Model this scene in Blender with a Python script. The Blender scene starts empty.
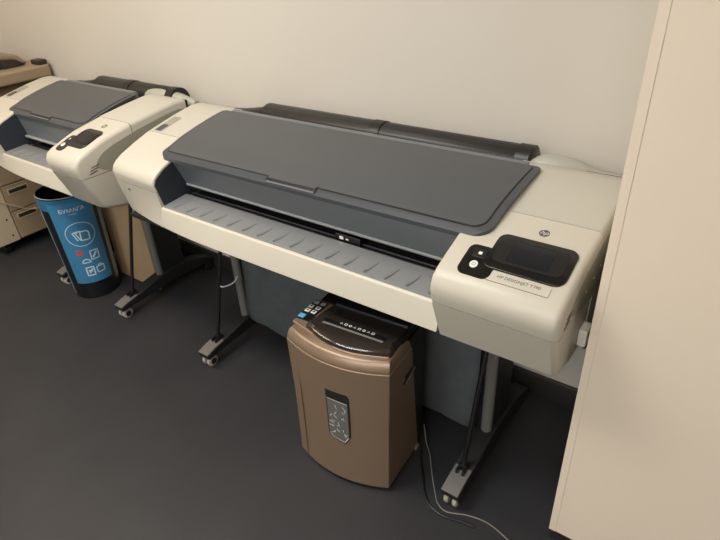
import bpy, bmesh, math, random
from mathutils import Vector, Matrix
random.seed(4)
S = bpy.context.scene
COL = S.collection
PI = math.pi

# ------------------------------------------------------------------ materials
def lin(c):
    c = c / 255.0
    return c / 12.92 if c <= 0.04045 else ((c + 0.055) / 1.055) ** 2.4

def mat(name, rgb, rough=0.5, metal=0.0, var=0.0, scale=40.0, bump=0.0, emit=None, alpha=1.0, spec=0.5, coat=0.0, trans=0.0):
    m = bpy.data.materials.new(name)
    m.use_nodes = True
    nt = m.node_tree
    b = nt.nodes['Principled BSDF']
    col = (lin(rgb[0]), lin(rgb[1]), lin(rgb[2]), 1)
    b.inputs['Base Color'].default_value = col
    b.inputs['Roughness'].default_value = rough
    b.inputs['Metallic'].default_value = metal
    b.inputs['Specular IOR Level'].default_value = spec
    b.inputs['Coat Weight'].default_value = coat
    b.inputs['Transmission Weight'].default_value = trans
    b.inputs['Alpha'].default_value = alpha
    if var > 0 or bump > 0:
        tc = nt.nodes.new('ShaderNodeTexCoord')
        nz = nt.nodes.new('ShaderNodeTexNoise')
        nz.inputs['Scale'].default_value = scale
        nz.inputs['Detail'].default_value = 5
        nt.links.new(tc.outputs['Object'], nz.inputs['Vector'])
        if var > 0:
            mx = nt.nodes.new('ShaderNodeMix')
            mx.data_type = 'RGBA'
            mx.inputs[6].default_value = tuple(c * (1 - var) for c in col[:3]) + (1,)
            mx.inputs[7].default_value = tuple(min(1, c * (1 + var)) for c in col[:3]) + (1,)
            nt.links.new(nz.outputs['Fac'], mx.inputs[0])
            nt.links.new(mx.outputs[2], b.inputs['Base Color'])
        if bump > 0:
            bp = nt.nodes.new('ShaderNodeBump')
            bp.inputs['Strength'].default_value = bump
            bp.inputs['Distance'].default_value = 0.002
            nt.links.new(nz.outputs['Fac'], bp.inputs['Height'])
            nt.links.new(bp.outputs['Normal'], b.inputs['Normal'])
    if emit:
        b.inputs['Emission Color'].default_value = (emit[0], emit[1], emit[2], 1)
        b.inputs['Emission Strength'].default_value = emit[3]
    return m

M = dict(
    beige=mat('beige_plastic', (196, 191, 178), 0.42, var=0.02, scale=300, bump=0.04),
    beige2=mat('beige_plastic_panel', (190, 187, 176), 0.45, var=0.02, scale=300),
    shelf=mat('pale_rear_plastic', (166, 166, 156), 0.45),
    olive=mat('grey_side_recess', (150, 148, 134), 0.5),
    lid=mat('graphite_lid', (74, 77, 80), 0.40, var=0.03, scale=500, bump=0.03),
    rim=mat('graphite_rim', (66, 70, 75), 0.36, var=0.03, scale=500),
    win=mat('graphite_front', (106, 112, 119), 0.34),
    trim=mat('pale_grey_trim', (150, 154, 156), 0.35),
    navy=mat('dark_navy_inner', (44, 50, 58), 0.5),
    dark=mat('dark_plastic', (30, 31, 33), 0.5),
    black=mat('black_plastic', (18, 18, 19), 0.4),
    gloss=mat('black_gloss', (14, 14, 15), 0.16, coat=0.3),
    screen=mat('screen_glass', (22, 25, 31), 0.12),
    platen=mat('smoky_platen', (132, 134, 135), 0.24, var=0.05, scale=60),
    roll=mat('black_roll', (32, 31, 30), 0.42, var=0.1, scale=200),
    legmetal=mat('dark_leg', (48, 49, 51), 0.45),
    legcol=mat('grey_leg_tube', (112, 114, 110), 0.45),
    tip=mat('grey_foot_tip', (104, 101, 98), 0.5),
    wheel=mat('pale_wheel', (176, 170, 160), 0.45),
    fabric=mat('dark_fabric', (84, 88, 93), 0.95, var=0.25, scale=18, bump=0.3, spec=0.15),
    ink=mat('dark_print', (70, 70, 72), 0.5),
    white=mat('white_plastic', (235, 235, 232), 0.4),
    labelbeige=mat('pale_label', (222, 216, 204), 0.4),
    bronze=mat('bronze_plastic', (140, 119, 100), 0.38, metal=0.35, var=0.03, scale=700, bump=0.04),
    bronze2=mat('bronze_plastic_dark', (126, 106, 89), 0.42, metal=0.35),
    smoke=mat('smoky_lid', (46, 42, 39), 0.14, alpha=0.78),
    clearwin=mat('bin_window', (70, 70, 72), 0.06, alpha=0.5),
    pane=mat('dim_pane', (104, 102, 100), .15),
    shard=mat('paper_shreds', (215, 215, 215), 0.6),
    blue=mat('blue_button', (90, 165, 220), 0.35),
    binblack=mat('black_bin', (22, 24, 27), 0.35),
    binteal=mat('teal_strip', (132, 164, 178), 0.35),
    binblue=mat('blue_band', (48, 112, 156), 0.3),
    label=mat('blue_label', (62, 128, 172), 0.4, var=0.04, scale=12),
    iconw=mat('pale_icon', (205, 222, 232), 0.5),
    iconr=mat('red_icon', (205, 84, 74), 0.5),
    copier=mat('copier_beige', (150, 132, 108), 0.5, var=0.02, scale=100),
    copier2=mat('copier_pale', (186, 171, 146), 0.5),
    copdark=mat('copier_dark', (44, 40, 37), 0.5),
    copbrown=mat('copier_brown', (112, 95, 74), 0.5),
    cable=mat('grey_cable', (122, 118, 112), 0.28),
    cablek=mat('black_cable', (24, 24, 25), 0.4),
    board=mat('tan_board', (196, 168, 134), .6, var=.03, scale=6),
    cord=mat('pale_cord', (190, 172, 145), 0.5),
    wall=mat('painted_wall', (204, 199, 190), 0.85, var=0.015, scale=3, bump=0.05, spec=0.2),
    pier=mat('pier_board', (228, 215, 198), 0.75, var=0.015, scale=4, spec=0.25),
    ceil=mat('white_ceiling', (230, 228, 222), 0.9),
    skirt=mat('dark_skirting', (36, 33, 31), 0.55),
    lamp=mat('lamp_diffuser', (250, 250, 245), 0.5, emit=(1, .95, .88, 4)),
    lampf=mat('lamp_frame', (225, 225, 225), 0.4),
)

def floor_mat():
    m = mat('charcoal_vinyl', (58, 58, 61), 0.5, spec=0.35)
    nt = m.node_tree; b = nt.nodes['Principled BSDF']
    tc = nt.nodes.new('ShaderNodeTexCoord')
    n1 = nt.nodes.new('ShaderNodeTexNoise'); n1.inputs['Scale'].default_value = 4; n1.inputs['Detail'].default_value = 8
    n2 = nt.nodes.new('ShaderNodeTexNoise'); n2.inputs['Scale'].default_value = 260; n2.inputs['Detail'].default_value = 2
    for n in (n1, n2): nt.links.new(tc.outputs['Object'], n.inputs['Vector'])
    mx = nt.nodes.new('ShaderNodeMix'); mx.data_type = 'RGBA'
    mx.inputs[6].default_value = (lin(44), lin(44), lin(48), 1); mx.inputs[7].default_value = (lin(61), lin(61), lin(64), 1)
    nt.links.new(n1.outputs['Fac'], mx.inputs[0])
    m2 = nt.nodes.new('ShaderNodeMix'); m2.data_type = 'RGBA'; m2.blend_type = 'MULTIPLY'; m2.inputs[0].default_value = 0.35
    nt.links.new(mx.outputs[2], m2.inputs[6]); nt.links.new(n2.outputs['Fac'], m2.inputs[7])
    nt.links.new(m2.outputs[2], b.inputs['Base Color'])
    bp = nt.nodes.new('ShaderNodeBump'); bp.inputs['Strength'].default_value = 0.08; bp.inputs['Distance'].default_value = 0.002
    nt.links.new(n2.outputs['Fac'], bp.inputs['Height']); nt.links.new(bp.outputs['Normal'], b.inputs['Normal'])
    return m
M['floor'] = floor_mat()

# ------------------------------------------------------------------ object helpers
def thing(name, label, cat, loc, group=None, rotz=0):
    o = bpy.data.objects.new(name, None)
    COL.objects.link(o)
    o.location = loc; o.rotation_euler = (0, 0, rotz)
    o.empty_display_size = 0.1
    o['label'] = label; o['category'] = cat
    if group: o['group'] = group
    return o

def root_of(o):
    while o.parent: o = o.parent
    return o

def obj(name, bm, m, parent=None, bevel=0.0, seg=2, smooth=35, label=None, world=True):
    """one mesh object; the bmesh is written in world coordinates (world=True) or in the thing's own (False)"""
    if parent is not None and world:
        r = root_of(parent)
        inv = (Matrix.Translation(r.location) @ Matrix.Rotation(r.rotation_euler.z, 4, 'Z')).inverted()
        bm.transform(inv)
    bmesh.ops.remove_doubles(bm, verts=bm.verts, dist=1e-6)
    bmesh.ops.recalc_face_normals(bm, faces=bm.faces)
    me = bpy.data.meshes.new(name)
    bm.to_mesh(me); bm.free()
    for p in me.polygons: p.use_smooth = True
    if bevel <= 0:
        me.set_sharp_from_angle(angle=math.radians(smooth))
    me.materials.append(M[m] if isinstance(m, str) else m)
    o = bpy.data.objects.new(name, me)
    COL.objects.link(o)
    if parent is not None: o.parent = parent
    if bevel > 0:
        b = o.modifiers.new('bevel', 'BEVEL'); b.width = bevel; b.segments = seg
        b.limit_method = 'ANGLE'; b.angle_limit = math.radians(32); b.harden_normals = True
    if label: o['label'] = label
    return o

def tag(o, label, cat, group=None):
    o['label'] = label; o['category'] = cat
    if group: o['group'] = group
    return o

def struct(o):
    o['kind'] = 'structure'
    return o

def new(): return bmesh.new()

def box(bm, x0, x1, y0, y1, z0, z1, mtx=None):
    vs = [bm.verts.new((x, y, z)) for x in (x0, x1) for y in (y0, y1) for z in (z0, z1)]
    for f in ((0, 1, 3, 2), (4, 6, 7, 5), (0, 4, 5, 1), (2, 3, 7, 6), (0, 2, 6, 4), (1, 5, 7, 3)):
        bm.faces.new([vs[i] for i in f])
    if mtx is not None:
        for v in vs: v.co = mtx @ v.co
    return bm

def prism(bm, poly, x0, x1, axis='x'):
    """poly extruded along an axis: x -> poly in (y,z); z -> poly in (x,y); y -> poly in (x,z)"""
    def pt(a, b, t):
        return {'x': (t, a, b), 'z': (a, b, t), 'y': (a, t, b)}[axis]
    A = [bm.verts.new(pt(a, b, x0)) for a, b in poly]
    B = [bm.verts.new(pt(a, b, x1)) for a, b in poly]
    n = len(poly)
    bm.faces.new(A); bm.faces.new(B[::-1])
    for i in range(n):
        j = (i + 1) % n
        bm.faces.new((A[i], B[i], B[j], A[j]))
    return bm

def sections(bm, polyf, xs):
    """a profile (y,z) that changes along x"""
    return loft(bm, [[(x, y, z) for y, z in polyf(x)] for x in xs])

def capbevel(bm, x, r, skip=lambda a, b: False, seg=4):
    """round the edges of the end cap at x"""
    bmesh.ops.recalc_face_normals(bm, faces=bm.faces)
    ed = [e for e in bm.edges if all(abs(v.co.x - x) < 1e-5 for v in e.verts) and not skip(*[(v.co.y, v.co.z) for v in e.verts])]
    bmesh.ops.bevel(bm, geom=ed, offset=r, segments=seg, profile=0.5, affect='EDGES', clamp_overlap=True)
    return bm

def rrect(x0, x1, y0, y1, r, n=6):
    """rounded rectangle; r = one radius or four (x0y0, x1y0, x1y1, x0y1)"""
    if not isinstance(r, (list, tuple)): r = (r,) * 4
    out = []
    for (cx, cy, a0), rr in zip(((x0, y0, PI), (x1, y0, 1.5 * PI), (x1, y1, 0), (x0, y1, .5 * PI)), r):
        sx = 1 if cx == x0 else -1; sy = 1 if cy == y0 else -1
        for k in range(n + 1):
            a = a0 + k / n * PI / 2
            out.append((cx + sx * rr + rr * math.cos(a), cy + sy * rr + rr * math.sin(a)))
    return out

def interp(P, y):
    if y <= P[0][0]: return P[0][1]
    for (a, b), (c, d) in zip(P, P[1:]):
        if y <= c: return b + (d - b) * (y - a) / (c - a)
    return P[-1][1]

def slab(bm, outline, zf, thick, ystep=0.02, xcuts=()):
    """sheet over an (x,y) outline whose top follows zf(x,y)"""
    t = bmesh.new()
    t.faces.new([t.verts.new((x, y, 0)) for x, y in outline])
    ys = [p[1] for p in outline]
    y = min(ys) + ystep
    while y < max(ys) - 1e-4:
        bmesh.ops.bisect_plane(t, geom=t.verts[:] + t.edges[:] + t.faces[:], plane_co=(0, y, 0), plane_no=(0, 1, 0)); y += ystep
    for x in xcuts:
        bmesh.ops.bisect_plane(t, geom=t.verts[:] + t.edges[:] + t.faces[:], plane_co=(x, 0, 0), plane_no=(1, 0, 0))
    ret = bmesh.ops.extrude_face_region(t, geom=t.faces[:])
    low = [v for v in ret['geom'] if isinstance(v, bmesh.types.BMVert)]
    for v in t.verts: v.co.z = zf(v.co.x, v.co.y)
    for v in low: v.co.z -= thick
    me = bpy.data.meshes.new('tmp'); t.to_mesh(me); t.free()
    bm.from_mesh(me); bpy.data.meshes.remove(me)
    return bm

def smoothpath(pts, n=8):
    P = [Vector(p) for p in pts]
    if len(P) < 3: return P
    out = []
    for i in range(len(P) - 1):
        p0 = P[max(i - 1, 0)]; p1 = P[i]; p2 = P[i + 1]; p3 = P[min(i + 2, len(P) - 1)]
        for k in range(n):
            t = k / n
            out.append(0.5 * ((2 * p1) + (-p0 + p2) * t + (2 * p0 - 5 * p1 + 4 * p2 - p3) * t * t + (-p0 + 3 * p1 - 3 * p2 + p3) * t ** 3))
    out.append(P[-1])
    return out

def tube(bm, pts, r, n=10):
    P = [Vector(p) for p in pts]
    rings = []
    up = None
    for i, p in enumerate(P):
        d = (P[min(i + 1, len(P) - 1)] - P[max(i - 1, 0)]).normalized()
        if up is None:
            up = d.orthogonal().normalized()
        up = (up - d * up.dot(d)).normalized()
        s = d.cross(up)
        rr = r[i] if isinstance(r, (list, tuple)) else r
        rings.append([bm.verts.new(p + rr * (math.cos(2 * PI * k / n) * up + math.sin(2 * PI * k / n) * s)) for k in range(n)])
    for a, b in zip(rings, rings[1:]):
        for k in range(n):
            bm.faces.new((a[k], a[(k + 1) % n], b[(k + 1) % n], b[k]))
    bm.faces.new(rings[0][::-1]); bm.faces.new(rings[-1])
    return bm

def loft(bm, rings):
    R = [[bm.verts.new(p) for p in ring] for ring in rings]
    n = len(R[0])
    for a, b in zip(R, R[1:]):
        for k in range(n):
            bm.faces.new((a[k], a[(k + 1) % n], b[(k + 1) % n], b[k]))
    bm.faces.new(R[0][::-1]); bm.faces.new(R[-1])
    return bm

def lathe(bm, prof, cx, cy, n=48, a0=0, a1=2 * PI):
    full = abs(a1 - a0 - 2 * PI) < 1e-6
    m = n if full else n + 1
    rings = [[bm.verts.new((cx + r * math.cos(a0 + (a1 - a0) * k / n), cy + r * math.sin(a0 + (a1 - a0) * k / n), z)) for k in range(m)] for r, z in prof]
    for a, b in zip(rings, rings[1:]):
        for k in range(n if full else n):
            j = (k + 1) % m
            bm.faces.new((a[k], a[j], b[j], b[k]))
    return rings

def text_bm(body, size, f, shear=0.0, align='CENTER', depth=0.0, bold=0.0):
    """flat lettering; f maps (x,y,h) of the text plane into the world"""
    cu = bpy.data.curves.new('t', 'FONT')
    cu.body = body; cu.size = size; cu.align_x = align; cu.align_y = 'CENTER'; cu.shear = shear; cu.offset = bold
    cu.resolution_u = 3
    o = bpy.data.objects.new('t', cu); COL.objects.link(o)
    bpy.context.view_layer.update()
    me = bpy.data.meshes.new_from_object(o.evaluated_get(bpy.context.evaluated_depsgraph_get()))
    bm = new(); bm.from_mesh(me)
    bpy.data.objects.remove(o); bpy.data.curves.remove(cu); bpy.data.meshes.remove(me)
    for v in bm.verts: v.co = Vector(f(v.co.x, v.co.y))
    return bm

def ribbon(bm, pts, w, f, closed=False):
    """a flat stroke of width w through 2D points, mapped by f"""
    if len(pts) < 18:                # short steps, so that a stroke follows a curved surface
        src = list(pts) + ([pts[0]] if closed else []); pts = []
        for p, q in zip(src, src[1:]):
            k = max(1, int(math.hypot(q[0] - p[0], q[1] - p[1]) / .005))
            pts += [(p[0] + (q[0] - p[0]) * t / k, p[1] + (q[1] - p[1]) * t / k) for t in range(k)]
        if not closed: pts.append(src[-1])
    n = len(pts)
    L = []
    for i in range(n):
        a = Vector(pts[(i - 1) % n] if (closed or i > 0) else pts[i]); c = Vector(pts[(i + 1) % n] if (closed or i < n - 1) else pts[i])
        d = (c - a).normalized(); nrm = Vector((-d.y, d.x)); p = Vector(pts[i])
        q1 = p + nrm * w / 2; q2 = p - nrm * w / 2
        L.append((bm.verts.new(f(q1.x, q1.y)), bm.verts.new(f(q2.x, q2.y))))
    for i in range(n if closed else n - 1):
        a = L[i]; b = L[(i + 1) % n]
        bm.faces.new((a[0], b[0], b[1], a[1]))
    return bm

# ------------------------------------------------------------------ the room
WALL_Y = 1.735
def sbox(name, x0, x1, y0, y1, z0, z1, m, bevel=0):
    bm = new(); box(bm, x0, x1, y0, y1, z0, z1)
    return struct(obj(name, bm, m, bevel=bevel))
sbox('floor', -4.1, 2.7, -3.2, 1.83, -0.1, 0, 'floor')
sbox('ceiling', -4.1, 2.7, -3.2, 1.83, 2.75, 2.85, 'ceil')
sbox('wall_back', -4.1, -0.19, WALL_Y, 1.83, 0, 2.75, 'wall')
sbox('wall_left', -4.12, -4.02, -3.2, WALL_Y, 0, 2.75, 'wall')
sbox('wall_front', -4.02, 2.6, -3.2, -3.1, 0, 2.75, 'wall')
sbox('wall_right', 2.6, 2.7, -3.1, 1.15, 0, 2.75, 'wall')
PX, PY = -0.203, 1.146
sbox('wall_pier', PX, 2.7, PY, 1.83, 0.05, 2.75, 'pier', bevel=0.002)
sbox('baseboard_pier', PX + 0.004, 2.6, PY + 0.006, 1.73, 0, 0.05, 'skirt')
sbox('trim_1', PX - 0.001, PX + 0.019, PY - 0.0012, PY + 0.02, 0.05, 2.75, 'pier', bevel=0.001)
bm = new(); prism(bm, [(WALL_Y, 0), (WALL_Y - 0.013, 0), (WALL_Y - 0.013, 0.092), (WALL_Y - 0.008, 0.1), (WALL_Y, 0.1)], -4.02, PX)
struct(obj('baseboard_back', bm, 'skirt'))
sbox('baseboard_left', -4.02, -4.007, -3.1, WALL_Y - 0.013, 0, 0.1, 'skirt')

# ------------------------------------------------------------------ the plotters
PR = [(1.0, .905), (1.014, .925), (1.035, .938), (1.09, .958), (1.15, .978), (1.2775, 1.0026), (1.281, 1.0032), (1.35, 1.0125), (1.43, 1.024), (1.52, 1.034), (1.575, 1.029), (1.60, 1.0)]
PL = [(1.078, .882), (1.086, .898), (1.10, .911), (1.13, .928), (1.20, .955), (1.288, .987), (1.36, 1.003), (1.43, 1.018), (1.52, 1.033), (1.575, 1.029), (1.60, 1.0)]
ZB = [(1.17, .955), (1.176, .9635), (1.184, .968), (1.195, .971), (1.22, .977), (1.28, .997), (1.36, 1.015), (1.43, 1.028), (1.50, 1.038), (1.56, 1.041)]

def plotter(name, label, xl, xr, cov_l, inner_l, legs, nameplate, kx=1.0, basket=True, cov_r=None, y0=1.17, sh=1.0, roll_x=None, off=0.0, hump=(-.545, .20)):
    cx = (xl + xr) / 2
    T = thing(name, label, 'plotter', (cx, 1.40, 0), 'large format plotters along the wall')
    fx = lambda d: xr - off - d * kx   # distance from the right end
    m_l = fx(.315)                   # left edge of the right housing
    cov_r = cov_r or fx(.240)
    dy0 = y0 - 1.17
    g = 0.0015
    ep = 0.012
    def tl(x): return max(0, min(1, (x - cov_l) / (cov_r - cov_l)))
    def zc(x, y):                    # the top of the lid, bulging a little upwards
        t = tl(x) * sh; k = max(0, min(1, (1.5 - y) / .3)); return interp(ZB, y - dy0 * k + .022 * t) + .023 * t * max(0, 1 - (y - 1.16) / .36)
    def lidline(pts): return [(x, y - .022 * sh * tl(x) * max(0, min(1, (1.5 - y) / .3))) for x, y in pts]
    # --- right housing
    seam = lambda z0: (lambda a, b: abs(a[1] - z0) < 1e-4 and abs(b[1] - z0) < 1e-4)
    bm = new(); prism(bm, [(1.062, .712), (1.012, .8468), (1.2785 - g, .8468), (1.2785 - g, .672), (1.16, .680), (1.09, .697)], m_l, xr)
    capbevel(bm, xr, .016, seam(.8468)); capbevel(bm, m_l, .003, seam(.8468), 2)
    obj('lower_cover', bm, 'beige', T)
    bm = new()
    prism(bm, [(1.0115, .8495), (1.004, .875), (1.002, .892), (1.004, .905), (1.014, .925), (1.035, .938), (1.09, .958), (1.15, .978), (1.2785 - g, 1.0028), (1.2785 - g, .8495)], m_l, xr)
    sk = lambda a, b: seam(.8495)(a, b) or (a[0] > 1.27 and b[0] > 1.27)
    capbevel(bm, xr, .016, sk); capbevel(bm, m_l, .007, sk, 3)
    obj('control_housing', bm, 'beige', T)
    bm = new()
    prism(bm, [(1.281, .674), (1.281, 1.0032), (1.35, 1.0125), (1.43, 1.024), (1.52, 1.034), (1.562, 1.031), (1.575, 1.024), (1.577, .98), (1.60, .96), (1.60, .70), (1.5, .668)], m_l, xr)
    capbevel(bm, xr, .016, lambda a, b: a[0] < 1.282 and b[0] < 1.282)
    sp = obj('rear_cover', bm, 'beige2', T)
    bm = new(); box(bm, m_l + .004, xr - .004, 1.03, 1.30, .84, .856); box(bm, m_l + .004, xr - .004, 1.27, 1.29, .85, .996)
    obj('seam_shade', bm, 'black', T)  # black backing puts the shade inside the seams into colour
    # grey recess in the flank with its dots
    bm = new()
    prism(bm, [(1.085, .885), (1.10, .908), (1.13, .928), (1.18, .945), (1.30, .970), (1.44, .992), (1.52, 1.0), (1.55, .995), (1.565, .97), (1.565, .82), (1.30, .82), (1.18, .835), (1.11, .862)], xr - 0.004, xr + 0.0012)
    rc = obj('side_recess', bm, 'olive', T, bevel=0.001)
    for k in range(6):
        y = 1.20 + 0.05 * k; z = .880 + 0.010 * k
        bm = new(); tube(bm, [(xr + 0.0005, y, z), (xr + 0.003, y, z)], 0.0035, 8)
        obj('rivet', bm, 'trim', rc)
    bm = new()
    for k in range(3):
        box(bm, xr - 0.002, xr + 0.0013, 1.065 + 0.004 * k, 1.115 + 0.004 * k, .866 + 0.010 * k, .8695 + 0.010 * k)
    bm.free(); bm = new()
    for k in range(3):
        yv = 1.050 + 0.007 * k; zv = .860 + 0.011 * k
        prism(bm, [(yv, zv), (yv + .036, zv + .006), (yv + .036, zv + .009), (yv, zv + .003)], xr - .002, xr + .0013)
    obj('vent_slots', bm, 'ink', T)
    # --- left housing and front ledge: the front sweeps back towards the left end
    a0, a1 = xl, inner_l
    def sw(x): return max(0, min(1, (xl + .56 - x) / .56)) ** 2
    xs = [xl + (inner_l - xl) * k / 8 for k in range(9)]
    bm = new()
    sections(bm, lambda x: [(1.062 + .062 * sw(x), .712), (1.089 + .018 * sw(x), .785), (1.083 + .012 * sw(x), .846), (1.30, .846), (1.30, .70)], xs)
    capbevel(bm, xl, .014, seam(.846))
    obj('left_lower_cover', bm, 'beige', T)
    bm = new()
    PLF = [(1.083, .8485), (1.078, .870), (1.078, .882), (1.086, .898), (1.10, .911), (1.13, .928), (1.20, .955)]
    sections(bm, lambda x: [(y + .012 * sw(x), z + .008 * sw(x) * (z > .86)) for y, z in PLF] + [(1.2865 - g, .9868), (1.2865 - g, .8485)], xs)
    sk = lambda a, b: seam(.8485)(a, b) or (a[0] > 1.28 and b[0] > 1.28)
    capbevel(bm, xl, .016, sk); capbevel(bm, a1, .006, sk, 3)
    obj('left_front_cover', bm, 'beige', T)
    bm = new()
    prism(bm, [(1.289, .674), (1.289, .9872), (1.36, 1.003), (1.43, 1.018), (1.52, 1.033), (1.562, 1.031), (1.575, 1.024), (1.577, .98), (1.60, .96), (1.60, .70), (1.5, .668)], a0, a1)
    capbevel(bm, xl, .016, lambda a, b: a[0] < 1.29 and b[0] < 1.29)
    lr = obj('left_rear_cover', bm, 'beige2', T)
    bm = new(); slab(bm, rrect(xl + 0.030, xl + 0.075, 1.296, 1.408, 0.004, 2), lambda x, y: interp(PL, y) + 0.0012, 0.004)
    bt = obj('button_strip', bm, 'olive', T)
    bm = new(); slab(bm, rrect(xl + 0.037, xl + 0.067, 1.30, 1.345, 0.004, 2), lambda x, y: interp(PL, y) + 0.0025, 0.003)
    obj('button', bm, 'ink', bt)
    bm = new(); box(bm, xl + 0.075, xl + 0.087, 1.0945, 1.100, .818, .824)
    obj('latch_mark', bm, 'ink', T)
    # the dark inner wall of the left housing
    bm = new()
    prism(bm, [(1.106, .790), (1.090, .862), (1.086, .878), (1.096, .897), (1.135, .922), (1.20, .947), (1.29, .974), (1.32, .79)], inner_l, inner_l + 0.004)
    obj('inner_wall', bm, 'navy', T)
    # --- front ledge, platen, print bay
    bm = new()
    fxs = [inner_l + .0005 + (m_l - .0110 - inner_l) * (k / 16) for k in range(17)]
    sections(bm, lambda x: [(1.062 + .062 * sw(x), .712), (1.083 + .016 * sw(x), .776), (1.087 + .012 * sw(x), .785), (1.094 + .008 * sw(x), .7895), (1.104, .789), (1.108, .784), (1.30, .784), (1.30, .70)], fxs)
    obj('front_panel', bm, 'beige', T, bevel=0.002)
    bm = new()
    x0, x1 = inner_l + 0.006, m_l - 0.004
    prism(bm, [(1.098, .7875), (1.096, .7915), (1.103, .7935), (1.15, .7965), (1.205, .8015), (1.215, .797), (1.215, .785)], x0, x1)
    step = 0.0715
    k = 0
    x = x1 - 0.055
    while x > x0 + 0.03:               # the drop-shaped ribs
        rings = []
        for t in range(9):
            u = t / 8
            y = 1.104 + 0.072 * u
            w = 0.0085 * math.sqrt(max(0.02, math.sin(PI * (0.06 + 0.90 * (1 - u) ** 0.8)))) * (1 - 0.45 * u)
            h = 0.0075 * (1 - u) ** 0.8 + 0.001
            zb = interp([(1.096, .7915), (1.103, .7935), (1.15, .7965), (1.205, .8015)], y) - 0.001
            xx = x + 0.010 * u
            rings.append([(xx + w * math.cos(PI * q / 6), y, zb + h * math.sin(PI * q / 6)) for q in range(7)])
        loft(bm, rings)
        x -= step
    obj('output_platen', bm, 'platen', T)
    bm = new(); box(bm, m_l - 0.014, m_l - 0.0045, 1.079, 1.115, .772, .797)
    obj('platen_clip', bm, 'platen', T, bevel=0.003)
    bm = new()
    box(bm, inner_l + 0.005, m_l - 0.001, 1.216, 1.34, .778, .787)
    box(bm, inner_l + 0.005, m_l - 0.001, 1.33, 1.36, .787, .96)
    obj('print_bay', bm, 'dark', T)
    bm = new(); box(bm, inner_l + 0.006, m_l - 0.002, 1.268, 1.285, .806, .826); box(bm, inner_l + 0.006, m_l - 0.002, 1.235, 1.245, .790, .797)
    rl = obj('carriage_rail', bm, 'legmetal', T, bevel=0.003)
    xm = (m_l * 0.42 + inner_l * 0.58) + 0.22
    bm = new(); box(bm, xm, xm + 0.10, 1.222, 1.262, .792, .818)
    cr = obj('print_carriage', bm, 'black', T, bevel=0.004)
    bm = new(); box(bm, xm + 0.02, xm + 0.035, 1.2205, 1.222, .802, .812); box(bm, xm + 0.045, xm + 0.055, 1.2205, 1.222, .804, .808)
    obj('carriage_tag', bm, 'white', cr)
    # --- lid: rim, inner sheet, handle, front face
    bm = new(); slab(bm, lidline(rrect(cov_l, cov_r, y0, 1.512, (.030, .045, .022, .022))), zc, 0.012)
    rim = obj('lid', bm, 'rim', T)
    lidtop = rrect(cov_l + 0.012, cov_r - 0.024, y0 + .024, 1.500, (.030, .034, .016, .016))
    groove = rrect(cov_l + 0.008, cov_r - 0.0195, y0 + .0205, 1.504, (.032, .036, .018, .018))
    bm = new(); slab(bm, lidline(groove), lambda x, y: zc(x, y) + 0.0004, 0.004)
    obj('lid_groove', bm, 'black', rim)
    bm = new(); slab(bm, lidline(lidtop), lambda x, y: zc(x, y) + 0.0018, 0.004)
    obj('lid_sheet', bm, 'lid', rim)
    f0 = 0.495 if (m_l - inner_l) > 0.9 else 0.45
    hx = cov_l + f0 * (cov_r - cov_l); hw = 0.100 if (m_l - inner_l) > 0.9 else 0.085
    bm = new(); slab(bm, lidline(rrect(hx - hw - 0.004, hx + hw + 0.004, y0 + .001, y0 + .028, 0.005, 3)), lambda x, y: zc(x, y) + 0.0012, 0.005)
    hd = obj('lid_handle', bm, 'black', rim)
    bm = new(); slab(bm, lidline(rrect(hx - hw, hx + hw, y0 + .014, y0 + .034, 0.005, 3)), lambda x, y: zc(x, y) + 0.0030, 0.003)
    obj('handle_tab', bm, 'lid', hd)
    bm = new(); slab(bm, lidline(rrect(hx - hw, hx + hw, y0 + .0025, y0 + .0050, 0.0012, 2)), lambda x, y: zc(x, y) + 0.0022, 0.003)
    obj('handle_lip', bm, 'win', hd)
    bm = new()
    sections(bm, lambda x: [(1.176 + dy0 - .022 * sh * tl(x), .951 + .023 * sh * tl(x)), (1.180 + dy0 * .9 - .018 * sh * tl(x), .942 + .016 * sh * tl(x)), (1.222 + dy0 * .3, .838), (1.230 + dy0 * .3, .838), (1.21 + dy0, .955)], [inner_l + .005 + (m_l - .006 - inner_l) * k / 12 for k in range(13)])
    obj('lid_front', bm, 'win', rim)
    bm = new()
    prism(bm, [(1.2185, .842), (1.2165, .836), (1.222, .829), (1.231, .829), (1.234, .836), (1.230, .843)], inner_l + 0.005, m_l - 0.001)
    obj('lid_front_trim', bm, 'trim', rim, bevel=0.002)
    # --- rear: strip, chassis, roll
    bm = new()
    prism(bm, [(1.514, 1.020), (1.518, 1.036), (1.54, 1.038), (1.548, 1.030), (1.548, .98), (1.514, .98)], cov_l + 0.03, cov_r - 0.05)
    obj('rear_strip', bm, 'win', T, bevel=0.002)
    bm = new(); box(bm, inner_l + 0.006, m_l - 0.001, 1.361, 1.60, .73, .975)
    obj('chassis', bm, 'dark', T)
    bm = new()
    (rx0, rx1), ry, rz, rr = roll_x, 1.630, .996, 0.054
    rings = []
    n = 60
    for x, s in ((rx0, 0.86), (rx0 + 0.012, 1.0), (rx1 - 0.012, 1.0), (rx1, 0.86)):
        rings.append([(x, ry + rr * s * (1 + (0.018 if q % 4 == 0 else 0)) * math.cos(2 * PI * q / n), rz + rr * s * (1 + (0.018 if q % 4 == 0 else 0)) * math.sin(2 * PI * q / n)) for q in range(n)])
    loft(bm, rings)
    roll = obj('paper_roll_cover', bm, 'roll', T, smooth=60)
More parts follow.
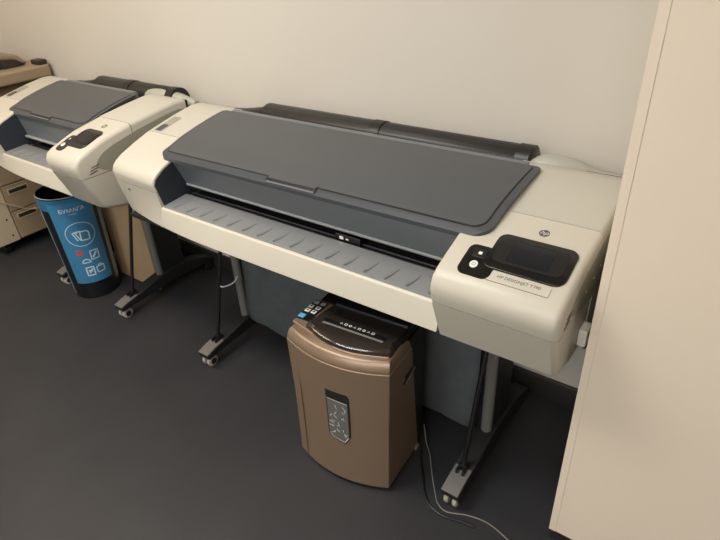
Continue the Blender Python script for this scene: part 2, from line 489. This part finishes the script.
    for fr in (((-1.117 - rx0) / (rx1 - rx0), 0.975) if kx == 1 else (.45, .975)):
        bx = rx0 + fr * (rx1 - rx0)
        bm = new(); tube(bm, [(bx - 0.022, ry, rz), (bx + 0.022, ry, rz)], rr + 0.004, 40)
        st = obj('roll_strap', bm, 'black', roll)
        if fr < .9:
            bm = new(); box(bm, bx - 0.018, bx + 0.012, 1.549, 1.570, 1.016, 1.026)
            obj('strap_tag', bm, 'trim', st)
    # end hub (left): a flat black tongue that runs out towards the left
    bm = new()
    rings = []
    for t in range(9):
        u = t / 8
        x = rx0 - 0.18 + 0.19 * u
        h = 0.008 + 0.034 * u ** 1.4; w = 0.026 + 0.026 * u ** 0.7
        zc0 = 1.004 - 0.006 * u
        rings.append([(x, 1.61 + 0.012 * u + w * math.cos(2 * PI * q / 16), zc0 + h * math.sin(2 * PI * q / 16)) for q in range(16)])
    loft(bm, rings)
    obj('roll_hub', bm, 'black', roll)
    # pale mount cover (right) and rear shelf
    bm = new()
    rings = []
    for t in range(13):
        u = t / 12
        x = hump[0] + hump[1] * u
        s = math.sin(PI * (.04 + .93 * u ** 0.75)) ** 0.8
        yc = 1.596 + 0.030 * u
        w = 0.010 + 0.028 * s; h = 0.008 + 0.034 * s
        rings.append([(x, yc + w * math.cos(2 * PI * q / 18), 1.008 - .012 * u + h * math.sin(2 * PI * q / 18)) for q in range(18)])
    loft(bm, rings)
    obj('roll_mount_cover', bm, 'shelf', T)
    bm = new(); prism(bm, [(1.603, .985), (1.603, 1.020), (1.64, 1.012), (1.675, .985), (1.675, .90), (1.606, .90)], fx(.30), fx(.035))
    obj('rear_shelf', bm, 'shelf', T, bevel=0.008, seg=3)
    bm = new(); prism(bm, [(1.603, .985), (1.603, 1.016), (1.64, 1.006), (1.675, .98), (1.675, .90), (1.606, .90)], xl + 0.03, xl + 0.17)
    obj('rear_shelf', bm, 'shelf', T, bevel=0.008, seg=3)
    bm = new(); box(bm, fx(.235), fx(.012), 1.574, 1.6025, .965, 1.0165)
    obj('rear_gap_shade', bm, 'black', T)  # black strip stands in for the shaded gap behind the rear cover
    bm = new(); box(bm, m_l - .0106, m_l - .0004, 1.072, 1.20, .714, .780)
    obj('gap_shade', bm, 'black', T)  # black filler paints the shade in the slit beside the ledge
    # underside tray
    bm = new(); box(bm, xl + 0.03, xr - 0.03, 1.10, 1.58, .690, .705)
    obj('base_tray', bm, 'dark', T)
    # --- control panel
    zr = lambda off: (lambda x, y: interp(PR, y) + off)
    D = lambda d: fx(d - .241)
    bm = new(); slab(bm, rrect(D(.5075), D(.425), 1.036, 1.127, .018), zr(.0022), .006, .01)
    pod = obj('button_pad', bm, 'gloss', T)
    bm = new(); slab(bm, rrect(D(.455), D(.2615), 1.070, 1.185, (.018, .026, .026, .022)), zr(.0045), .008, .01)
    bz = obj('control_screen', bm, 'gloss', T, bevel=0.0025)
    bm = new(); slab(bm, rrect(D(.4435), D(.277), 1.090, 1.168, .016), zr(.0053), .002, .01)
    gl = obj('screen_glass', bm, 'black', bz)
    bm = new(); slab(bm, rrect(D(.410), D(.309), 1.097, 1.160, .001, 1), zr(.0058), .002, .01)
    obj('display', bm, 'screen', gl)
    bm = new(); slab(bm, rrect(D(.491), D(.458), 1.089, 1.114, .004, 3), zr(.0036), .003, .01)
    b1 = obj('button', bm, 'black', pod, bevel=.001)
    bm = new(); slab(bm, rrect(D(.478), D(.469), 1.098, 1.106, .001, 2), zr(.0043), .002, .01)
    obj('button_icon', bm, 'white', b1)
    ang = [2 * PI * k / 24 for k in range(24)]
    bm = new(); slab(bm, [(D(.474) + .0098 * math.cos(a), 1.067 + .0098 * math.sin(a)) for a in ang], zr(.0043), .004, .01)
    b2 = obj('power_button', bm, 'white', pod, label='white round power button')
    bm = new(); ribbon(bm, [(.0042 * math.cos(a), .0042 * math.sin(a)) for a in [PI * (.65 + 1.7 * k / 14) for k in range(15)]], .0012, lambda x, y: (D(.474) + x, 1.067 + y, interp(PR, 1.067 + y) + .0048))
    ribbon(bm, [(0, .001), (0, .0058)], .0012, lambda x, y: (D(.474) + x, 1.067 + y, interp(PR, 1.067 + y) + .0048))
    obj('power_symbol', bm, 'ink', b2)
    # round maker's mark
    bm = new(); slab(bm, [(D(.3647) + .0128 * math.cos(a), 1.2235 + .0128 * math.sin(a)) for a in ang], zr(.0008), .002, .01)
    lg = obj('round_emblem', bm, 'ink', T)
    bm = text_bm('hp', .021, lambda x, y: (D(.3652) + x, 1.2242 + y, interp(PR, 1.2242 + y) + .0012), shear=.35)
    obj('emblem_letters', bm, 'labelbeige', lg)
    if nameplate:
        bm = new(); slab(bm, rrect(D(.4305), D(.2835), 1.0385, 1.0655, .002, 2), zr(.0010), .002, .01)
        npf = obj('name_plate', bm, 'ink', T)
        bm = new(); slab(bm, rrect(D(.4300), D(.2840), 1.0390, 1.0650, .002, 2), zr(.0014), .002, .01)
        npl = obj('plate_face', bm, 'beige', npf)
        fn = lambda x, y: (D(.357) + x, 1.0545 + y, interp(PR, 1.0545 + y) + .0018)
        bm = text_bm('HP DESIGNJET T790', .0118, fn)
        obj('plate_lettering', bm, 'ink', npl)
    # --- stand
    for lx, dy in legs:
        bm = new()
        ys = [1.105 + (1.70 - 1.105) * k / 20 for k in range(21)]
        top = lambda y: interp([(1.105, .078), (1.15, .090), (1.30, .118), (1.42, .138), (1.52, .138), (1.62, .113), (1.70, .080)], y)
        bot = lambda y: interp([(1.105, .054), (1.20, .060), (1.42, .070), (1.60, .062), (1.70, .054)], y)
        prism(bm, [(y, top(y)) for y in ys] + [(y, bot(y)) for y in reversed(ys)], lx - .033, lx + .033)
        bm.transform(Matrix.Translation((0, dy, 0)))
        ft = obj('foot', bm, 'dark', T, bevel=.004)
        bm = new()
        prism(bm, [(1.103, .0795), (1.150, .0925), (1.235, .1045), (1.235, .102), (1.103, .077)], lx - .029, lx + .029)
        bm.transform(Matrix.Translation((0, dy, 0)))
        tp = obj('foot_tip', bm, 'tip', ft)
        bm = new()
        for dx in (-.011, .011):
            box(bm, lx + dx - .004, lx + dx + .004, 1.172, 1.222, .096, .113)
        box(bm, lx - .013, lx + .013, 1.190, 1.205, .098, .122)
        bm.transform(Matrix.Translation((0, dy, 0)))
        obj('strut_bracket', bm, 'black', ft, bevel=.001)
        bm = new(); tube(bm, [(lx, 1.20, .112), (lx, 1.36, .695)], .0085, 10)
        bm.transform(Matrix.Translation((0, dy, 0)))
        obj('strut', bm, 'black', T)
        bm = new(); tube(bm, [(lx, 1.375, .108), (lx, 1.375, .70)], .019, 18)
        bm.transform(Matrix.Translation((0, dy, 0)))
        obj('leg_tube', bm, 'legcol', T, label='pale grey front tube of the leg')
        bm = new(); box(bm, lx - .019, lx + .019, 1.380, 1.525, .118, .70)
        bm.transform(Matrix.Translation((0, dy, 0)))
        obj('leg_panel', bm, 'dark', T, bevel=.006)
        for yy in (1.135, 1.675):
            bm = new(); box(bm, lx - .018, lx + .018, yy - .014, yy + .020, .040, .060)
            tube(bm, [(lx - .022, yy, .029), (lx + .022, yy, .029)], .007, 10)
            bm.transform(Matrix.Translation((0, dy, 0)))
            c = obj('caster', bm, 'black', T, bevel=.002)
            for s in (-1, 1):
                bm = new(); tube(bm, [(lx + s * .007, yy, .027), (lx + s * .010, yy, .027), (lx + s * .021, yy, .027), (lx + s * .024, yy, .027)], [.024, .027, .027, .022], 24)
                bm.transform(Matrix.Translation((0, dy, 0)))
                w = obj('wheel', bm, 'wheel' if yy < 1.4 else 'dark', c)  # rear wheels coloured dark to imitate the shade under the plotter
                bm = new(); tube(bm, [(lx + s * .0235, yy, .027), (lx + s * .0255, yy, .027)], .015, 16)
                bm.transform(Matrix.Translation((0, dy, 0)))
                obj('hub_cap', bm, 'dark', w)
    la, lb = legs[0][0], legs[1][0]
    bm = new(); box(bm, la + .019, lb - .019, 1.43, 1.50, .58, .66)
    obj('cross_beam', bm, 'legmetal', T, bevel=.005)
    if not basket: return T
    # fabric paper basket hanging between the legs
    bm = new()
    prof = [(1.395, .68), (1.385, .50), (1.375, .30), (1.368, .16), (1.376, .105), (1.46, .085), (1.54, .085), (1.60, .12), (1.64, .35), (1.66, .66)]
    nx = 24
    xs = [la + .028 + (lb - la - .056 - .03) * k / nx for k in range(nx + 1)]
    V = []
    for i, x in enumerate(xs):
        row = []
        for j, (y, z) in enumerate(prof):
            sag = math.sin(PI * i / nx)
            row.append(bm.verts.new((x, y + .004 * math.sin(i * 1.7 + j) * (0 if j in (0, 9) else 1), z + (.008 * (1 - sag) - .060 * (i / nx) ** .8 if 2 < j < 8 else 0))))
        V.append(row)
    for a, b in zip(V, V[1:]):
        for j in range(len(prof) - 1):
            bm.faces.new((a[j], b[j], b[j + 1], a[j + 1]))
    fb = obj('paper_basket', bm, 'fabric', T)
    so = fb.modifiers.new('thick', 'SOLIDIFY'); so.thickness = .003
    return T

main = plotter('large_format_plotter', 'long plotter with grey lid nearest the white pier, shredder under its front', -2.015, -.241, -1.795, -1.745, ((-1.735, 0), (-.506, -.035)), True, roll_x=(-1.675, -.545))
second = plotter('large_format_plotter', 'shorter plotter further left, blue bin standing under its control screen', -3.235, -2.112, -3.025, -2.965, ((-2.965, .03), (-2.39, .015)), False, .62, False, cov_r=-2.372, y0=1.207, sh=0, roll_x=(-2.86, -2.235), off=.0243, hump=(-2.43, .32))
# two loose leads under the long plotter
bm = new(); tube(bm, smoothpath([(-1.735, 1.262, .352), (-1.722, 1.27, .342), (-1.712, 1.30, .338), (-1.712, 1.335, .340), (-1.726, 1.362, .346)]), .0030, 8)
obj('white_lead', bm, 'white', main, label='short white lead by the left leg')
# outlet box on the flank of the long plotter
bm = new(); box(bm, -.2405, -.2185, 1.20, 1.245, .715, .765)
ob = obj('connector_box', bm, 'white', main, bevel=.003, label='white connector box on the flank')
bm = new(); tube(bm, smoothpath([(-.228, 1.222, .717), (-.226, 1.235, .690), (-.224, 1.29, .68)]), .004, 8)
obj('connector_lead', bm, 'cablek', ob)

# ------------------------------------------------------------------ the shredder
TH = math.radians(4)
sh = thing('paper_shredder', 'bronze paper shredder with smoky black lid under the long plotter', 'shredder', (-.885, 1.13, 0), rotz=TH)
HL, HR = -.197, .176
def bow(u, d=.043):
    c = (HL + HR) / 2; h = (HR - HL) / 2
    return -d * (1 - ((u - c) / h) ** 2)
def outline(inset, d=.043, y0=-.112, y1=.150, l=HL, r=HR, n=16):
    out = []
    for k in range(n + 1):
        u = l + inset + (r - l - 2 * inset) * k / n
        out.append((u, y0 + inset + bow(u, d)))
    return out + [(r - inset, y1 - inset), (l + inset, y1 - inset)]
bm = new(); prism(bm, outline(.006, y0=-.125, y1=.094), .006, .022, 'z')
obj('base', bm, 'black', sh, world=False)
def ring(inset, z, d=.043, y0=-.112):
    y1 = interp([(0, .098), (.3, .062), (.5, .028), (.56, .020)], z)
    return [(x, y, z) for x, y in outline(inset, d, y0, y1)]
bm = new(); loft(bm, [ring(.003, .018, y0=-.130), ring(.003, .10, y0=-.126), ring(.001, .30, y0=-.119), ring(-.005, .50, y0=-.114), ring(-.006, .520, y0=-.113)])
body = obj('bin_body', bm, 'bronze', sh, bevel=.003, world=False)
bm = new(); loft(bm, [ring(-.003, .5205, y0=-.112), ring(-.003, .530, y0=-.112), ring(.001, .550, y0=-.104), ring(.006, .556, y0=-.10)])
obj('top_rim', bm, 'bronze', sh, world=False)
# crease lines on the front
for u in (-.150,):
    bm = new()
    prism(bm, [(u - .001, .0), (u + .001, .0), (u + .001, .003), (u - .001, .003)], .03, .515, 'z')
    for v in bm.verts: v.co.y += interp([(.018, -.128), (.515, -.115)], v.co.z) + bow(u) - .0012
    obj('front_crease', bm, 'bronze2', body, world=False)
# head
hd_poly = [(-.205, -.075), (-.160, -.088), (-.12, -.098), (0, -.128), (.06, -.125), (.165, -.090), (.168, .015), (-.10, .015), (-.11, .062), (-.20, .062)]
bm = new(); prism(bm, hd_poly, .548, .562, 'z')
head = obj('head', bm, 'bronze', sh, bevel=.005, seg=3, world=False)
bm = new()
rings = []
for z, y0, w in ((.03, .06, .010), (.30, .035, .010), (.50, .010, .008), (.545, .0, .008)):
    rings.append([(HL + w, y0, z), (HR - w, y0, z), (HR - w, .146, z), (HL + w, .146, z)])
loft(bm, rings)
obj('rear_housing', bm, 'black', sh, bevel=.006, world=False)
bm = new(); prism(bm, [(-.098, .017), (.164, .017), (.164, .146), (-.190, .146), (-.190, .064), (-.108, .064)], .545, .562, 'z')
obj('rear_head', bm, 'black', sh, bevel=.004, world=False)
bm = new(); prism(bm, [(-.110, .035), (.165, .035), (.165, .148), (-.110, .148)], .560, .592, 'z')
obj('rear_hood', bm, 'black', sh, bevel=.010, seg=3, world=False)
bm = new(); box(bm, -.203, -.148, -.058, .056, .5605, .5635)
cp = obj('control_panel', bm, 'black', sh, bevel=.001, world=False)
cells = [(-.188, -.040, 'blue', 'start_button'), (-.190, -.008, 'white', 'button'), (-.165, -.008, 'white', 'button'), (-.192, .016, 'shard', 'button'), (-.164, .016, 'shard', 'button'), (-.188, .042, 'trim', 'indicator'), (-.162, .042, 'trim', 'indicator')]
for u, v, m, nm in cells:
    bm = new(); box(bm, u - .009, u + .009, v - .008, v + .008, .5637, .5655)
    if nm == 'start_button':
        bm.free(); bm = new(); box(bm, u - .013, u + .010, v - .011, v + .010, .5637, .5657)
    bb = obj(nm, bm, m, cp, bevel=.002, world=False)
    bm = new(); box(bm, u - .004, u + .004, v - .003, v + .003, .5656, .5662)
    if nm == 'button': obj('button_icon', bm, 'black', bb, world=False)
    else: bm.free()
# smoky lid
lp = [(-.143, -.080)] + [(-.143 + .310 * k / 14, -.084 - .040 * math.sin(PI * k / 14)) for k in range(15)] + [(.164, .038), (-.120, .050)]
lp = lp[1:]
bm = new(); loft(bm, [[(x, y, .5605) for x, y in lp], [(x * .985 + .0, y * .97, .572) for x, y in lp], [(x * .95, y * .86, .580) for x, y in lp]])
lid = obj('lid', bm, 'smoke', sh, world=False)
bm = new(); box(bm, -.095, .125, -.058, -.050, .5802, .5815)
obj('paper_slot', bm, 'cable', lid, bevel=.0005, world=False)
bm = new(); box(bm, -.100, .130, -.050, -.030, .5795, .5807)
obj('slot_throat', bm, 'black', lid, world=False)
bm = new()
for k in range(8):                                   # the row of small pictograms
    u = -.036 + .0165 * k
    fm = lambda x, y, u=u: (u + x, -.034 + y, .5818)
    if k % 3 == 0: ribbon(bm, [(-.004, -.003), (.004, -.003), (0, .004)], .0022, fm, True)
    elif k % 3 == 1: ribbon(bm, [(-.004, -.004), (.004, -.004), (.004, .004), (-.004, .004)], .0026, fm, True)
    else: ribbon(bm, [(.004 * math.cos(2 * PI * q / 10), .004 * math.sin(2 * PI * q / 10)) for q in range(10)], .0024, fm, True)
obj('pictograms', bm, 'white', lid, world=False)
bm = new(); tube(bm, [(.150, -.05, .578), (.172, -.02, .574), (.174, .04, .574)], .006, 8)
obj('lid_clip', bm, 'black', sh, world=False)
# window in the bin front
def yf(u, z): return interp([(.018, -.127), (.10, -.123), (.30, -.118), (.5, -.119), (.52, -.119)], z) + bow(u) - .0005
wpts = [(-.040, .395), (.032, .395), (.040, .385), (.038, .245), (.020, .214), (-.024, .222), (-.040, .236)]
wpts = [(x + .014, z + .0 + (z - .31) * .16) for x, z in wpts]
def panel(bm, pts, off, th):
    A = [bm.verts.new((x, yf(x, z) - off, z)) for x, z in pts]
    B = [bm.verts.new((x, yf(x, z) - off + th, z)) for x, z in pts]
    bm.faces.new(A); bm.faces.new(B[::-1])
    n = len(pts)
    for i in range(n): bm.faces.new((A[i], A[(i + 1) % n], B[(i + 1) % n], B[i]))
cwx = sum(p[0] for p in wpts) / 7; cwz = sum(p[1] for p in wpts) / 7
bm = new(); panel(bm, [(cwx + (x - cwx) * 1.06, cwz + (z - cwz) * 1.04) for x, z in wpts], .0015, .004)
wf = obj('window_frame', bm, 'dark', body, world=False)
bm = new(); panel(bm, [(-.024, .380), (.050, .376), (.050, .238), (.034, .203), (-.009, .212), (-.024, .228)], .0028, .002)
wn = obj('window_pane', bm, 'pane', wf, world=False)
bm = new()
for k in range(22):
    u = random.uniform(-.017, .044); z = random.uniform(.222, .360); a = random.uniform(0, PI); l = random.uniform(.004, .010)
    du, dz = math.cos(a) * l, math.sin(a) * l
    f = lambda p, q: (p, yf(p, q) - .0034, q)
    ribbon(bm, [(u - du, z - dz), (u + du, z + dz)], .0022, f)
ribbon(bm, [(-.024, .381), (.050, .377)], .002, lambda p, q: (p, yf(p, q) - .0034, q))
ribbon(bm, [(-.023, .228), (-.009, .212), (.034, .2035), (.048, .228)], .0025, lambda p, q: (p, yf(p, q) - .0034, q))
obj('paper_shreds', bm, 'shard', wn, world=False)
# side grip
bm = new()
prism(bm, [(-.035, .420), (-.015, .400), (.045, .425), (.045, .440), (-.02, .436)], HR + .001, HR + .0065)
gp = obj('side_grip', bm, 'dark', body, world=False)
bm = new(); prism(bm, [(-.018, .403), (.045, .427), (.045, .434), (-.018, .411)], HR + .004, HR + .009)
obj('grip_edge', bm, 'bronze', gp, world=False)
for (u, v) in ((HL + .004, -.085), (HR - .030, -.085), (HL + .028, .075), (HR - .006, .080)):
    bm = new(); tube(bm, [(u - .010, v, .0145), (u + .010, v, .0145)], .0145, 16); box(bm, u - .006, u + .006, v - .006, v + .006, .0145, .020)
    obj('caster', bm, 'tip', sh, world=False)

# ------------------------------------------------------------------ recycling bin
BX, BY = -2.775, 1.232
bn = thing('recycling_bin', 'round blue and black paper recycling bin under the shorter plotter', 'bin', (BX, BY, 0))
ZT = .592
def rb(z): return .116 + .023 * z / ZT
bm = new()
lathe(bm, [(.0001, .003), (rb(0) - .006, .0), (rb(0), .006), (rb(.2), .2), (rb(.4), .4), (rb(ZT), ZT), (rb(ZT) - .006, ZT), (rb(.3) - .008, .3), (rb(.05) - .008, .03), (.0001, .03)], BX, BY, 64)
bb = obj('bin_body', bm, 'binblack', bn)
AC = math.radians(-25)
def cyl(off):
    def f(s, z):
        r = rb(z) + off
        a = AC + s / .124
        return (BX + r * math.cos(a), BY + r * math.sin(a), z)
    return f
def patch(a0, a1, z0, z1, off, n=20, rows=10):
    bm = new()
    V = [[bm.verts.new((BX + (rb(z) + off) * math.cos(AC + a0 + (a1 - a0) * k / n), BY + (rb(z) + off) * math.sin(AC + a0 + (a1 - a0) * k / n), z)) for k in range(n + 1)] for z in [z0 + (z1 - z0) * j / rows for j in range(rows + 1)]]
    for A, B in zip(V, V[1:]):
        for k in range(n): bm.faces.new((A[k], A[k + 1], B[k + 1], B[k]))
    return bm
R = math.radians
lb = obj('label', patch(R(-46), R(46), .100, .562, .0012), 'label', bb)
obj('rim_band', patch(R(-180), R(180), .525, .585, .0008, 64, 2), 'binblue', bb)
obj('side_stripe', patch(R(58), R(112), .06, .524, .0010), 'binteal', bb)
obj('side_stripe', patch(R(-118), R(-72), .02, .524, .0010), 'binteal', bb)
bm = new(); tube(bm, [(BX + (rb(ZT) - .002) * math.cos(2 * PI * k / 64), BY + (rb(ZT) - .002) * math.sin(2 * PI * k / 64), ZT) for k in range(65)], .0028, 8)
obj('rim_ring', bm, 'trim', bb)
fL = cyl(.0022)
bm = text_bm('БУМАГА', .027, lambda x, y: fL(x, .524 + y), bold=.0004)
obj('lettering', bm, 'iconw', lb)
bm = text_bm('PAPER', .011, lambda x, y: fL(x, .503 + y))
obj('lettering', bm, 'iconw', lb)
bm = new()
ribbon(bm, [(.004 + .066 * math.cos(2 * PI * q / 48), .388 + .066 * math.sin(2 * PI * q / 48)) for q in range(48)], .0035, fL, True)
fI = lambda x, z: fL(x * 1.12 + .004, .245 + (z - .245) * 1.22 + .043)
def sheet(cx, cz, w, h, a):
    c, s = math.cos(a), math.sin(a)
    P = [(-w, -h), (w, -h), (w, h * .6), (w * .55, h), (-w, h)]
    ribbon(bm, [(cx + c * x - s * y, cz + s * x + c * y) for x, y in P], 0.0052, fI, True)
sheet(.014, .318, .017, .020, -.08)
for (q, a) in ((-.010, .30), (-.021, .55)):
    ribbon(bm, [(q + .003, .300), (q - .010 + .0, .337), (q + .010, .343)], 0.0050, fI)
obj('page_emblem', bm, 'iconw', lb)
def fr(bm, cx, cz, w, h, wd): ribbon(bm, [(cx - w, cz - h), (cx + w, cz - h), (cx + w, cz + h), (cx - w, cz + h)], wd, fI, True)
bm = new(); fr(bm, .028, .222, .017, .020, .005); ribbon(bm, [(.018, .210), (.038, .234)], .0075, fI)
obj('page_pictogram', bm, 'iconw', lb)
bm = new(); fr(bm, -.010, .148, .016, .020, .006); ribbon(bm, [(-.018, .150), (-.002, .150)], .010, fI); ribbon(bm, [(-.016, .138), (.0, .160)], .006, fI)
obj('newspaper_pictogram', bm, 'iconw', lb)
bm = new(); fr(bm, .036, .148, .017, .014, .005); ribbon(bm, [(.026, .163), (.030, .170), (.042, .170), (.046, .163)], .0044, fI)
obj('case_pictogram', bm, 'iconw', lb)
bm = new(); ribbon(bm, [(-.030, .192), (.004, .192), (.004, .199), (-.008, .208), (-.020, .208), (-.030, .199)], .0050, fI, True)
obj('heap_pictogram', bm, 'iconw', lb)
bm = new()
ribbon(bm, [(-.030 + .011 * math.cos(2 * PI * q / 20), .243 + .011 * math.sin(2 * PI * q / 20)) for q in range(20)], 0.0075, fI, True)
ribbon(bm, [(-.038, .251), (-.022, .235)], 0.0063, fI)
obj('ban_sign', bm, 'iconr', lb)

# ------------------------------------------------------------------ copier in the corner
cpz = thing('office_copier', 'beige office copier on drawer cabinet in the far left corner', 'copier', (-3.78, 1.41, 0))
CX = -3.585
bm = new(); box(bm, -3.98, CX - .012, 1.105, 1.70, .07, .86)
obj('cabinet_body', bm, 'copier', cpz, bevel=.012, seg=3)
bm = new(); box(bm, CX - .013, CX, 1.105, 1.235, .075, .66)
sp = obj('side_column', bm, 'copier2', cpz, bevel=.008, seg=3)
bm = new()
for y, z in ((1.18, .345), (1.20, .225), (1.20, .12)):
    tube(bm, [(CX - .001, y, z), (CX + .0015, y, z)], .006, 10)
obj('screws', bm, 'copdark', sp)
for z0, z1, hz in ((.083, .255, .225), (.262, .420, .385), (.427, .55, None), (.556, .70, None)):
    bm = new(); box(bm, CX - .013, CX + .002, 1.240, 1.69, z0, z1)
    d = obj('drawer', bm, 'copier', cpz, bevel=.004)
    if hz:
        bm = new(); box(bm, CX + .0015, CX + .004, 1.262, 1.385, hz - .022, hz + .014)
        h = obj('handle', bm, 'copier2', d, bevel=.002)
        bm = new(); box(bm, CX + .0035, CX + .0052, 1.270, 1.377, hz - .014, hz + .008)
        obj('handle_recess', bm, 'copdark', h)
bm = new(); box(bm, -3.98, CX + .03, 1.12, 1.70, .72, .966)
obj('upper_body', bm, 'copbrown', cpz, bevel=.012, seg=3)
bm = new(); box(bm, -3.98, -3.50, 1.10, 1.715, .972, 1.042)
obj('scanner_lid', bm, 'copier', cpz, bevel=.014, seg=3)
bm = new(); prism(bm, [(1.12, 1.010), (1.14, 1.060), (1.30, 1.095), (1.50, 1.092), (1.62, 1.065), (1.67, 1.010)], -3.97, -3.66)
bm.transform(Matrix.Translation((0, 0, .033))); ad = obj('document_feeder', bm, 'copier', cpz, bevel=.012, seg=3)
bm = new(); prism(bm, [(1.50, 1.0095), (1.505, 1.060), (1.58, 1.050), (1.63, 1.015)], -3.665, -3.60)
bm.transform(Matrix.Translation((0, 0, .033))); obj('feeder_hinge', bm, 'copdark', ad, bevel=.004)
bm = new(); prism(bm, [(1.16, 1.012), (1.18, 1.050), (1.42, 1.062), (1.50, 1.012)], -3.66, -3.61)
bm.transform(Matrix.Translation((0, 0, .033))); obj('feeder_slot', bm, 'copdark', ad, bevel=.004)
bm = new(); box(bm, -3.655, -3.56, 1.29, 1.33, 1.010, 1.046)
bm.transform(Matrix.Translation((0, 0, .033))); obj('feeder_guide', bm, 'copier2', ad, bevel=.006)
bm = new(); box(bm, -3.60, -3.51, 1.655, 1.712, 1.008, 1.035)
bm.transform(Matrix.Translation((0, 0, .033))); obj('rear_hinge', bm, 'copdark', cpz, bevel=.008)
for xx in (-3.93, -3.65):
    for yy in (1.16, 1.64):
        bm = new(); tube(bm, [(xx, yy - .015, .03), (xx, yy + .015, .03)], .03, 14); box(bm, xx - .012, xx + .012, yy - .012, yy + .012, .04, .072)
        obj('caster', bm, 'black', cpz)
bm = new(); tube(bm, smoothpath([(CX + .006, 1.15, .385), (CX + .008, 1.24, .315), (CX + .010, 1.33, .250), (CX + .012, 1.40, .228), (CX + .016, 1.50, .235), (CX + .02, 1.58, .30)]), .0035, 8)
obj('cord', bm, 'cord', cpz)

# ------------------------------------------------------------------ loose cables on the floor
zf = .0040
bm = new(); tube(bm, smoothpath([(-.728, 1.292, .060), (-.722, 1.290, .025), (-.700, 1.262, .008), (-.664, 1.225, zf), (-.612, 1.150, zf), (-.572, 1.098, zf), (-.545, 1.066, zf), (-.505, 1.052, zf), (-.440, 1.078, zf), (-.371, 1.088, zf), (-.287, 1.066, zf), (-.19, 1.03, zf), (-.08, 1.0, zf)]), .0023, 10)
tag(obj('power_cable', bm, 'cable'), 'light grey power cable winding from the shredder past the right foot', 'cable')
bm = new(); tube(bm, smoothpath([(-.702, 1.222, .020), (-.690, 1.200, zf + .001), (-.668, 1.170, zf), (-.634, 1.125, zf), (-.600, 1.078, zf), (-.565, 1.045, zf), (-.510, 1.032, zf), (-.450, 1.046, zf), (-.405, 1.052, zf)]), .0036, 10)
tag(obj('power_cable', bm, 'cablek'), 'black cable on floor behind the shredder, darker one beside the grey cable', 'cable')

# tan board behind the bin
bm = new(); box(bm, -2.80, -2.445, 1.395, 1.412, 0.0, .64)
tag(obj('tan_board', bm, 'board', bevel=.002), 'plain tan board standing on the floor behind the blue bin', 'board')

# ------------------------------------------------------------------ ceiling lights
def lamp(x, y, sx, sy, w, col, label):
    t = thing('ceiling_light', label, 'light', (x, y, 2.75), 'ceiling panel lights')
    bm = new(); box(bm, -sx / 2 - .02, sx / 2 + .02, -sy / 2 - .02, sy / 2 + .02, -.03, 0)
    obj('frame', bm, 'lampf', t, world=False)
    bm = new(); box(bm, -sx / 2, sx / 2, -sy / 2, sy / 2, -.034, -.03)
    obj('diffuser', bm, 'lamp', t, world=False)
    L = bpy.data.lights.new('panel_light', 'AREA'); L.shape = 'RECTANGLE'; L.size = sx; L.size_y = sy; L.energy = w; L.color = col
    o = bpy.data.objects.new('panel_light', L); COL.objects.link(o); o.parent = t; o.location = (0, 0, -.04)
lamp(-3.0, .35, 1.1, .5, 25, (1.0, .77, .52), 'ceiling panel light over the shorter plotter')
lamp(-1.6, .30, 1.1, .5, 38, (1.0, .975, .93), 'ceiling panel light in front of the long plotter')
lamp(.2, -1.5, 1.1, .5, 50, (1.0, .915, .81), 'ceiling panel light in front of the pier')
lamp(-1.0, -2.6, 1.1, .5, 62, (.93, .98, 1.0), 'added ceiling panel at the rear of the room for frontal fill')  # unseen fill light, added in place of light bounced by the room

W = bpy.data.worlds.new('room_ambient'); S.world = W; W.use_nodes = True
W.node_tree.nodes['Background'].inputs[0].default_value = (.9, .95, 1, 1)
W.node_tree.nodes['Background'].inputs[1].default_value = 0.25

# ------------------------------------------------------------------ camera (from the photograph's vanishing points)
cam = bpy.data.cameras.new('camera'); co = bpy.data.objects.new('camera', cam); COL.objects.link(co)
F = 562.3966571735647
cam.sensor_width = 36; cam.lens = 36 * F / 720; cam.clip_start = 0.02
X = -Vector((-525 - 360, -27 - 270, F)).normalized()
Z = -Vector((412 - 360, 1180 - 270, F)).normalized()
Y = Z.cross(X)
Rm = Matrix((X, Y, Z))                                # world from (right, down, forward)
right = Rm @ Vector((1, 0, 0)); down = Rm @ Vector((0, 1, 0)); fwd = Rm @ Vector((0, 0, 1))
m3 = Matrix((right, -down, -fwd)).transposed()
co.matrix_world = Matrix.Translation((0, 0, 1.655)) @ m3.to_4x4()
S.camera = co
S.view_settings.view_transform = 'Standard'; S.view_settings.look = 'None'
S.view_settings.exposure = -0.15; S.view_settings.gamma = 1.0
S.view_settings.use_curve_mapping = False
S.cycles.max_bounces = 8
